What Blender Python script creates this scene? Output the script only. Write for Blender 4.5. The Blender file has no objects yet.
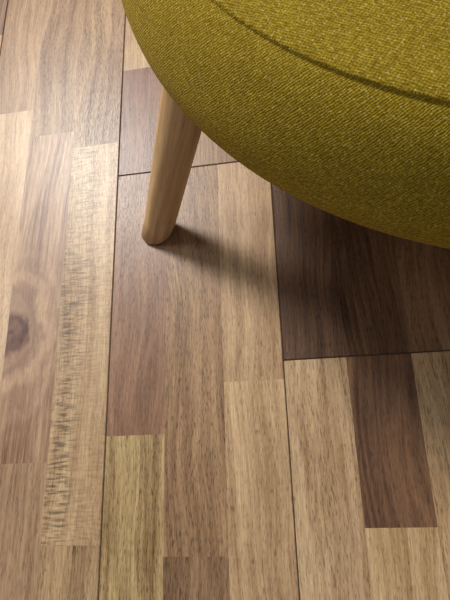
import bpy, math, random
from mathutils import Matrix, Vector
random.seed(7)
scene = bpy.context.scene
scene.view_settings.view_transform = 'Standard'

def lin(c):
    o=[]
    for v in c:
        v/=255.0
        o.append(v/12.92 if v<=0.04045 else ((v+0.055)/1.055)**2.4)
    return o

# ---------------------------------------------------------------- node helper
class N:
    def __init__(s,name):
        s.m=bpy.data.materials.new(name); s.m.use_nodes=True
        s.t=s.m.node_tree; s.b=s.t.nodes['Principled BSDF']
    def n(s,typ,**kw):
        x=s.t.nodes.new(typ)
        for k,v in kw.items(): setattr(x,k,v)
        return x
    def put(s,inp,v):
        if isinstance(v,bpy.types.NodeSocket): s.t.links.new(v,inp)
        else: inp.default_value=v
    def math(s,op,a,b=0.0,c=0.0,clamp=False):
        x=s.n('ShaderNodeMath',operation=op); x.use_clamp=clamp
        s.put(x.inputs[0],a); s.put(x.inputs[1],b); s.put(x.inputs[2],c)
        return x.outputs[0]
    def vmath(s,op,a,b=(0,0,0)):
        x=s.n('ShaderNodeVectorMath',operation=op)
        s.put(x.inputs[0],a); s.put(x.inputs[1],b)
        return x.outputs['Value'] if op in('LENGTH','DISTANCE') else x.outputs[0]
    def scale(s,a,f):
        x=s.n('ShaderNodeVectorMath',operation='SCALE')
        s.put(x.inputs[0],a); s.put(x.inputs['Scale'],f); return x.outputs[0]
    def noise(s,vec,scale=1.0,detail=2.0,rough=0.5,dist=0.0):
        x=s.n('ShaderNodeTexNoise')
        s.put(x.inputs['Vector'],vec); x.inputs['Scale'].default_value=scale
        x.inputs['Detail'].default_value=detail; x.inputs['Roughness'].default_value=rough
        x.inputs['Distortion'].default_value=dist
        return x.outputs['Fac']
    def mix(s,f,a,b,blend='MIX'):
        x=s.n('ShaderNodeMix',data_type='RGBA',blend_type=blend)
        s.put(x.inputs[0],f); s.put(x.inputs[6],a); s.put(x.inputs[7],b)
        return x.outputs[2]
    def fmix(s,f,a,b):
        m=s.n('ShaderNodeMix',data_type='FLOAT'); s.put(m.inputs[0],f); s.put(m.inputs[2],a); s.put(m.inputs[3],b)
        return m.outputs[0]
    def rng(s,v,a,b,c=0.0,d=1.0):
        x=s.n('ShaderNodeMapRange'); s.put(x.inputs[0],v)
        for i,q in enumerate((a,b,c,d)): s.put(x.inputs[i+1],q)
        return x.outputs[0]
    def attr(s,name):
        return s.n('ShaderNodeAttribute',attribute_name=name)

# ---------------------------------------------------------------- floor material
def floor_material():
    k=N('laminate_wood')
    pos=k.n('ShaderNodeTexCoord').outputs['Object']
    light=k.attr('tone_light').outputs['Color']; dark=k.attr('tone_dark').outputs['Color']
    seed=k.attr('seed').outputs['Vector']
    par=k.n('ShaderNodeSeparateColor'); k.put(par.inputs[0],k.attr('params').outputs['Color'])
    ripple,knot,pore=par.outputs[0],par.outputs[1],par.outputs[2]
    q=k.vmath('ADD',pos,seed)
    # knot: grain lines flow round an eye in the board
    KX,KY=-0.330,0.150
    kd=k.vmath('DISTANCE',k.vmath('MULTIPLY',pos,(1,0.72,0)),(KX,KY*0.72,0))
    kdn=k.math('ADD',kd,k.math('MULTIPLY',k.noise(k.vmath('MULTIPLY',q,(24,16,1)),1,4,0.6),0.060))
    infl=k.math('MULTIPLY',k.rng(kd,0.095,0.040),knot)
    # broad grain
    warp=k.math('MULTIPLY',k.math('SUBTRACT',k.noise(k.vmath('MULTIPLY',q,(6,3.4,1)),1,2),0.5),0.055)
    cx=k.n('ShaderNodeCombineXYZ'); k.put(cx.inputs[0],warp)
    qw=k.vmath('ADD',q,cx.outputs[0])
    cloud=k.noise(k.vmath('MULTIPLY',qw,(20,4.0,1)),1,2,0.5)
    broad=k.noise(k.vmath('MULTIPLY',qw,(85,2.4,1)),1,3,0.6)
    mid=k.noise(k.vmath('MULTIPLY',qw,(330,14,1)),1,3,0.65)
    fine=k.noise(k.vmath('MULTIPLY',q,(1000,55,1)),1,3,0.7)
    dash=k.noise(k.vmath('MULTIPLY',q,(1300,130,1)),1,1,0.5)
    rings=k.math('MULTIPLY_ADD',k.math('SINE',k.math('MULTIPLY',kdn,300.0)),0.13,0.20)
    rings=k.math('ADD',rings,k.math('MULTIPLY',k.noise(k.vmath('MULTIPLY',q,(160,90,1)),1,3,0.6),0.30))
    rings=k.math('ADD',rings,k.rng(kdn,0.074,0.028,0.0,0.85))
    g=k.math('ADD',k.math('MULTIPLY',k.rng(broad,0.35,0.65),0.38),k.math('MULTIPLY',k.rng(mid,0.35,0.65),0.32))
    g=k.math('ADD',g,k.math('MULTIPLY',k.rng(cloud,0.35,0.65),0.30))
    g=k.fmix(k.math('MULTIPLY',infl,0.85),g,rings)
    g=k.math('MULTIPLY_ADD',g,1.7,-0.35)
    x=k.n('ShaderNodeMix',data_type='RGBA',blend_type='MIX'); x.clamp_factor=False
    k.put(x.inputs[0],g); k.put(x.inputs[6],light); k.put(x.inputs[7],dark); col=x.outputs[2]
    col=k.scale(col,k.rng(fine,0.28,0.72,1.25,0.77))
    dm=k.math('MULTIPLY',k.rng(dash,0.56,0.64),k.math('MULTIPLY',k.rng(broad,0.3,0.6,0.5,1.0),pore))
    col=k.mix(dm,col,k.scale(col,0.42))
    # ripple figure: fine short cross-grain streaks, strongest along one side of the strip
    rip=k.noise(k.vmath('MULTIPLY',qw,(60,400,1)),1,3,0.6)
    ripm=k.noise(k.vmath('MULTIPLY',q,(42,5,1)),1,2,0.5)
    sx=k.n('ShaderNodeSeparateXYZ'); k.put(sx.inputs[0],pos)
    side=k.rng(sx.outputs[0],-0.255,-0.220,1.0,0.3)
    rf=k.math('MULTIPLY',k.math('MULTIPLY',k.rng(rip,0.44,0.62),k.rng(ripm,0.30,0.54)),k.math('MULTIPLY',ripple,side))
    col=k.mix(rf,col,k.scale(col,0.36))
    k.put(k.b.inputs['Base Color'],col)
    k.put(k.b.inputs['Roughness'],k.rng(fine,0.2,0.8,0.34,0.42))
    k.b.inputs['Specular IOR Level'].default_value=0.48
    bp=k.n('ShaderNodeBump'); bp.inputs['Strength'].default_value=0.2; bp.inputs['Distance'].default_value=0.0004
    k.put(bp.inputs['Height'],k.math('SUBTRACT',fine,k.math('MULTIPLY',dm,0.8)))
    k.put(k.b.inputs['Normal'],bp.outputs[0])
    return k.m

# ---------------------------------------------------------------- floor mesh
W=0.19; S=W/3; XA=-0.2075
verts=[];faces=[];fa=[]
def quad(p,a):
    i=len(verts); verts.extend(p); faces.append((i,i+1,i+2,i+3)); fa.append(a)
def block(x0,x1,y0,y1,a,edges):
    # edges = (left,right,bottom,top) plank joints get a micro-bevel down to the gap
    g=0.00045; b=0.0007; dz=-0.0009
    X0=x0+(g+b if edges[0] else 0); X1=x1-(g+b if edges[1] else 0)
    Y0=y0+(g+b if edges[2] else 0); Y1=y1-(g+b if edges[3] else 0)
    quad([(X0,Y0,0),(X1,Y0,0),(X1,Y1,0),(X0,Y1,0)],a)
    if edges[0]: quad([(X0-b,Y0,dz),(X0,Y0,0),(X0,Y1,0),(X0-b,Y1,dz)],a)
    if edges[1]: quad([(X1,Y0,0),(X1+b,Y0,dz),(X1+b,Y1,dz),(X1,Y1,0)],a)
    if edges[2]: quad([(X0,Y0-b,dz),(X1,Y0-b,dz),(X1,Y0,0),(X0,Y0,0)],a)
    if edges[3]: quad([(X0,Y1,0),(X1,Y1,0),(X1,Y1+b,dz),(X0,Y1+b,dz)],a)
PAL=[((208,172,128),(158,120,80)),((186,144,106),(134,98,66)),((158,118,86),(110,78,52)),
     ((208,176,122),(160,124,78)),((138,102,74),(92,64,44)),((196,156,112),(144,108,72))]
def A(light,dark,rip=0.0,knot=0.0,pore=0.6):
    return (lin(light)+[1],lin(dark)+[1],(random.uniform(0,40),random.uniform(0,40),random.uniform(0,9)),(rip,knot,pore,1))
def rnd():
    l,d=random.choice(PAL); j=random.uniform(-10,10)
    return A([v+j for v in l],[v+j for v in d])
def strip(x0,cuts,l,r,blocks,ya,yb):
    ys=[ya]+cuts+[yb]
    for i in range(len(ys)-1):
        a=blocks[i] if blocks and i<len(blocks) and blocks[i] else rnd()
        block(x0,x0+S,ys[i],ys[i+1],a,(l,r,i==0,i==len(ys)-2))
def plank(x0,ya,yb,strips):
    for s in range(3):
        cuts,bl=strips[s]; strip(x0+s*S,cuts,s==0,s==2,bl,ya,yb)
def rplank(x0,ya,yb):
    st=[]
    for s in range(3):
        c=[];y=ya+random.uniform(0.12,0.4)
        while y<yb-0.1: c.append(y); y+=random.uniform(0.28,0.45)
        st.append((c,None))
    plank(x0,ya,yb,st)
L=1.285
# bottom-to-top blocks
plank(XA-W,-0.45,0.835,[
 ([-0.18,0.465],[None,A((212,180,142),(170,134,98)),A((184,148,110),(142,106,74))]),
 ([-0.30,0.005,0.42],[None,A((182,148,114),(136,104,76)),A((192,156,122),(116,78,54),knot=1.0,pore=0.3),A((182,148,110),(134,100,70),pore=0.8)]),
 ([-0.074,0.394],[A((188,156,116),(138,106,74),pore=0.9),A((212,180,138),(172,136,98),rip=1.0),A((180,146,108),(130,96,66),pore=0.9)])])
plank(XA,-0.40,0.3435,[
 ([0.029],[A((206,178,126),(138,106,66),pore=1.0),A((168,128,98),(126,90,66),pore=0.7)]),
 ([-0.084],[A((164,130,96),(118,88,60),pore=0.9),A((182,146,108),(130,96,66),pore=1.0)]),
 ([-0.36,0.079],[None,A((218,184,142),(176,140,102),pore=0.7),A((202,168,128),(156,120,84),pore=0.7)])])
plank(XA,0.3435,0.3435+L,[
 ([0.508,0.93],[A((146,102,76),(102,68,48),pore=0.5),A((194,160,116),(140,106,74)),None]),
 ([0.55,0.9],[A((184,148,108),(136,102,72)),None,None]),
 ([0.62,1.1],[A((162,126,92),(120,88,62)),None,None])])
plank(XA+W,0.098,0.098+L,[
 ([0.48],[A((120,88,64),(74,50,36),pore=1.0),None]),
 ([0.55],[A((134,98,70),(84,58,40),pore=1.0),None]),
 ([0.50],[A((146,110,78),(98,70,48),pore=0.9),None])])
plank(XA+W,0.098-L,0.098,[
 ([-0.50],[None,A((208,176,136),(162,126,88),pore=0.9)]),
 ([-0.40,-0.061],[None,A((216,184,138),(170,134,92),pore=0.7),A((144,106,76),(98,68,48),pore=0.8)]),
 ([-0.35],[None,A((212,176,132),(164,126,86),pore=0.9)])])
# the rest of the room's boards
def colfill(ix,ylo,yhi,off):
    x0=XA+ix*W; y=off
    while y>ylo: y-=L
    while y<yhi: rplank(x0,y,y+L); y+=L
rplank(XA-W,0.835,0.835+L); rplank(XA-W,-0.45-L,-0.45)
rplank(XA,-0.40-L,-0.40)
for ix in range(-10,12):
    if ix in(-1,0,1): continue
    colfill(ix,-1.3,2.2,random.uniform(0,L))
me=bpy.data.meshes.new('floor'); me.from_pydata(verts,[],faces)
for nm,idx in(('tone_light',0),('tone_dark',1),('seed',2),('params',3)):
    if nm=='seed': at=me.attributes.new(nm,'FLOAT_VECTOR','CORNER')
    else: at=me.attributes.new(nm,'FLOAT_COLOR','CORNER')
    for p in me.polygons:
        for li in p.loop_indices:
            if nm=='seed': at.data[li].vector=fa[p.index][2]
            else: at.data[li].color=fa[p.index][idx]
me.materials.append(floor_material())
k=N('joint_dark'); k.b.inputs['Base Color'].default_value=(0.05,0.03,0.02,1); k.b.inputs['Roughness'].default_value=0.9
me.materials.append(k.m)
floor=bpy.data.objects.new('floor',me); scene.collection.objects.link(floor)
import bmesh
bm=bmesh.new(); bm.from_mesh(me)
vs=[bm.verts.new(p) for p in((-2.4,-2.6,-0.00085),(2.4,-2.6,-0.00085),(2.4,3.6,-0.00085),(-2.4,3.6,-0.00085))]
f=bm.faces.new(vs); f.material_index=1
bm.to_mesh(me); bm.free()

# ---------------------------------------------------------------- fabric
def fabric():
    k=N('mustard_woven_fabric')
    uv=k.n('ShaderNodeUVMap',uv_map='weave').outputs[0]
    j=k.n('ShaderNodeTexNoise'); k.put(j.inputs['Vector'],uv); j.inputs['Scale'].default_value=250; j.inputs['Detail'].default_value=2
    w=k.vmath('ADD',uv,k.scale(k.vmath('SUBTRACT',j.outputs['Color'],(0.5,0.5,0.5)),0.0023))
    sp=k.n('ShaderNodeSeparateXYZ'); k.put(sp.inputs[0],w)
    u,v=sp.outputs[0],sp.outputs[1]
    f=2*math.pi/0.00185
    # twill: diagonal ribs broken up by the crossing yarn
    tw=k.math('SINE',k.math('MULTIPLY',k.math('ADD',u,k.math('MULTIPLY',v,0.8)),f))
    cr=k.math('SINE',k.math('MULTIPLY',k.math('SUBTRACT',k.math('MULTIPLY',u,0.55),v),f*0.9))
    weave=k.math('MULTIPLY_ADD',k.math('ADD',k.math('MULTIPLY',tw,0.65),k.math('MULTIPLY',cr,0.35)),0.5,0.5)
    fib=k.noise(uv,1300,2,0.6)
    rot=k.n('ShaderNodeVectorRotate',rotation_type='Z_AXIS'); k.put(rot.inputs['Vector'],uv); rot.inputs['Angle'].default_value=0.9
    sx=k.noise(k.vmath('MULTIPLY',rot.outputs[0],(280,700,1)),1,2,0.6)
    sy=k.noise(k.vmath('MULTIPLY',uv,(700,380,1)),1,2,0.6)
    big=k.noise(uv,60,3,0.6)
    h=k.math('ADD',k.math('MULTIPLY',weave,0.42),k.math('MULTIPLY',fib,0.60))
    c=k.mix(k.rng(sx,0.35,0.65),lin((136,110,20))+[1],lin((180,154,44))+[1])
    c=k.mix(k.rng(sy,0.55,0.66,0,0.6),c,lin((214,196,112))+[1])
    c=k.mix(k.rng(h,0.32,0.62,0.58,0.0),c,lin((86,66,8))+[1])
    c=k.scale(c,k.rng(big,0.3,0.7,0.92,1.1))
    k.put(k.b.inputs['Base Color'],c)
    k.b.inputs['Roughness'].default_value=0.95
    k.b.inputs['Specular IOR Level'].default_value=0.12
    k.b.inputs['Sheen Weight'].default_value=0.06
    k.b.inputs['Sheen Tint'].default_value=(0.9,0.75,0.35,1)
    bp=k.n('ShaderNodeBump'); bp.inputs['Strength'].default_value=0.7; bp.inputs['Distance'].default_value=0.0008
    k.put(bp.inputs['Height'],h); k.put(k.b.inputs['Normal'],bp.outputs[0])
    return k.m

def catmull(P,n):
    out=[]
    for i in range(len(P)-1):
        p0=P[max(i-1,0)];p1=P[i];p2=P[i+1];p3=P[min(i+2,len(P)-1)]
        for s in range(n):
            t=s/n
            out.append(tuple(0.5*((2*p1[c])+(-p0[c]+p2[c])*t+(2*p0[c]-5*p1[c]+4*p2[c]-p3[c])*t*t+(-p0[c]+3*p1[c]-3*p2[c]+p3[c])*t**3) for c in(0,1)))
    out.append(P[-1]); return out
stool=bpy.data.objects.new('footstool',None); scene.collection.objects.link(stool)
CX,CY=0.195,0.42
stool.location=(CX,CY,0)
def lathe(name,prof,seg,mat,uvmode=False):
    vv=[];ff=[];uvs=[]
    arc=[0]
    for i in range(1,len(prof)): arc.append(arc[-1]+math.dist(prof[i],prof[i-1]))
    for (r,z) in prof:
        for s in range(seg):
            a=2*math.pi*s/seg; vv.append((r*math.cos(a),r*math.sin(a),z))
    me=bpy.data.meshes.new(name)
    for i in range(len(prof)-1):
        for s in range(seg):
            t=(s+1)%seg
            ff.append((i*seg+s,(i+1)*seg+s,(i+1)*seg+t,i*seg+t))
            uvs.append((i,s))
    me.from_pydata(vv,[],ff)
    if uvmode:
        ul=me.uv_layers.new(name='weave')
        for p in me.polygons:
            i,s=uvs[p.index]
            for li,(ii,ss) in zip(p.loop_indices,((i,s),(i+1,s),(i+1,s+1),(i,s+1))):
                if i<uvmode:
                    v=vv[ii*seg+ss%seg]; ul.data[li].uv=(v[0]*0.94+v[1]*0.34,v[1]*0.94-v[0]*0.34)
                else:
                    ul.data[li].uv=(ss/seg*2*math.pi*0.30,arc[ii])
    for p in me.polygons: p.use_smooth=True
    me.materials.append(mat)
    o=bpy.data.objects.new(name,me); scene.collection.objects.link(o); o.parent=stool
    return o
fab=fabric()
top=catmull([(0.0005,.3115),(.08,.3110),(.15,.3095),(.22,.3055),(.255,.3018),(.277,.2985),(.2842,.2964)],8)
grv=[(.2852,.2954),(.2851,.2942),(.2860,.2932)]
side=catmull([(.2870,.2930),(.2920,.2895),(.3003,.2810),(.3100,.2650),(.3170,.2470),(.3200,.2300),(.3180,.2130),(.3100,.2000),(.2960,.1920),(.2750,.1880),(.20,.187),(.0005,.187)],8)
lathe('seat_cushion',top+grv+side,256,fab,uvmode=len(top))

# ---------------------------------------------------------------- legs
def legwood():
    k=N('beech_wood')
    p=k.n('ShaderNodeTexCoord').outputs['Object']
    g=k.noise(k.vmath('MULTIPLY',p,(160,160,9)),1,3,0.6)
    f=k.noise(k.vmath('MULTIPLY',p,(900,900,60)),1,2,0.5)
    c=k.mix(k.rng(g,0.35,0.65),lin((214,178,130))+[1],lin((186,148,102))+[1])
    c=k.mix(k.rng(f,0.56,0.70,0,0.4),c,lin((146,110,72))+[1])
    k.put(k.b.inputs['Base Color'],c); k.b.inputs['Roughness'].default_value=0.5
    return k.m
lw=legwood()
k=N('rubber_pad'); k.b.inputs['Base Color'].default_value=(0.06,0.04,0.03,1); k.b.inputs['Roughness'].default_value=0.7; pad=k.m
base=Vector((-0.1545-CX,0.26-CY,0)); ZT=0.205
inward=-Vector((base.x,base.y,0)).normalized()
topp=base+inward*0.099+Vector((0,0,ZT))
for i in range(4):
    R=Matrix.Rotation(i*math.pi/2,3,'Z')
    b=R@base; t=R@topp; ax=(t-b); Ln=ax.length
    seg=48; r0=.0172; r1=.0215; vv=[];ff=[]
    prof=[(0.0,r0*0.5),(0.0,r0-0.003),(0.0008,r0-0.0012),(0.0024,r0)]
    prof+=[(Ln*j/10,r0+(r1-r0)*j/10) for j in range(1,11)]
    q=ax.to_track_quat('Z','Y')
    qi=q.inverted()
    for (s,r) in prof:
        for a in range(seg):
            an=2*math.pi*a/seg
            w_=q@Vector((r*math.cos(an),r*math.sin(an),s))
            if s<0.003: # foot is cut parallel to the floor
                d=q@Vector((0,0,1)); w_=w_-d*(w_.z/d.z)+Vector((0,0,0.0015+s))
            vv.append(tuple(qi@w_))
    for ri in range(len(prof)-1):
        for a in range(seg):
            n=(a+1)%seg; ff.append((ri*seg+a,ri*seg+n,(ri+1)*seg+n,(ri+1)*seg+a))
    ff.append(tuple(reversed(range(seg))))
    m=bpy.data.meshes.new(f'leg_{i+1}'); m.from_pydata(vv,[],ff)
    for p in m.polygons: p.use_smooth=len(p.vertices)==4
    m.materials.append(lw)
    o=bpy.data.objects.new(f'leg_{i+1}',m); scene.collection.objects.link(o); o.parent=stool
    o.location=b; o.rotation_mode='QUATERNION'; o.rotation_quaternion=q
    bmm=bmesh.new(); bmesh.ops.create_cone(bmm,cap_ends=True,segments=32,radius1=r0-.003,radius2=r0-.003,depth=0.0018)
    mm=bpy.data.meshes.new(f'glide_{i+1}'); bmm.to_mesh(mm); bmm.free(); mm.materials.append(pad)
    g=bpy.data.objects.new(f'glide_{i+1}',mm); scene.collection.objects.link(g); g.parent=stool; g.location=b+Vector((0,0,0.0009))

# ---------------------------------------------------------------- light
w=bpy.data.worlds.new('world'); scene.world=w; w.use_nodes=True
w.node_tree.nodes['Background'].inputs[0].default_value=(0.97,0.97,1.0,1); w.node_tree.nodes['Background'].inputs[1].default_value=0.19
def area(name,loc,target,sx,sy,power,col):
    l=bpy.data.lights.new(name,'AREA'); l.shape='RECTANGLE'; l.size=sx; l.size_y=sy; l.energy=power; l.color=col
    o=bpy.data.objects.new(name,l); scene.collection.objects.link(o); o.location=loc
    o.rotation_euler=(Vector(target)-Vector(loc)).to_track_quat('-Z','Y').to_euler()
    return o
area('window_light',(-0.98,1.52,1.7),(0,0.2,0),0.5,0.5,49,(1.0,0.975,0.935))
area('added_sheen_light',(-1.7,0.8,1.75),(-0.2,0.2,0),0.6,0.7,9,(0.97,0.98,1.0))  # added area light, no known window: brings sheen to the left boards

# ---------------------------------------------------------------- camera
cd=bpy.data.cameras.new('camera'); cam=bpy.data.objects.new('camera',cd); scene.collection.objects.link(cam)
cd.sensor_fit='VERTICAL'; cd.sensor_height=36; cd.lens=485/600*36; cd.clip_start=0.01
Rm=Matrix(((.98646,.07864,.14393),(-.02938,.94808,-.31668),(-.16136,.30816,.93756)))
M=Rm.to_4x4(); M.translation=Vector((0,0,0.5)); cam.matrix_world=M
scene.camera=cam
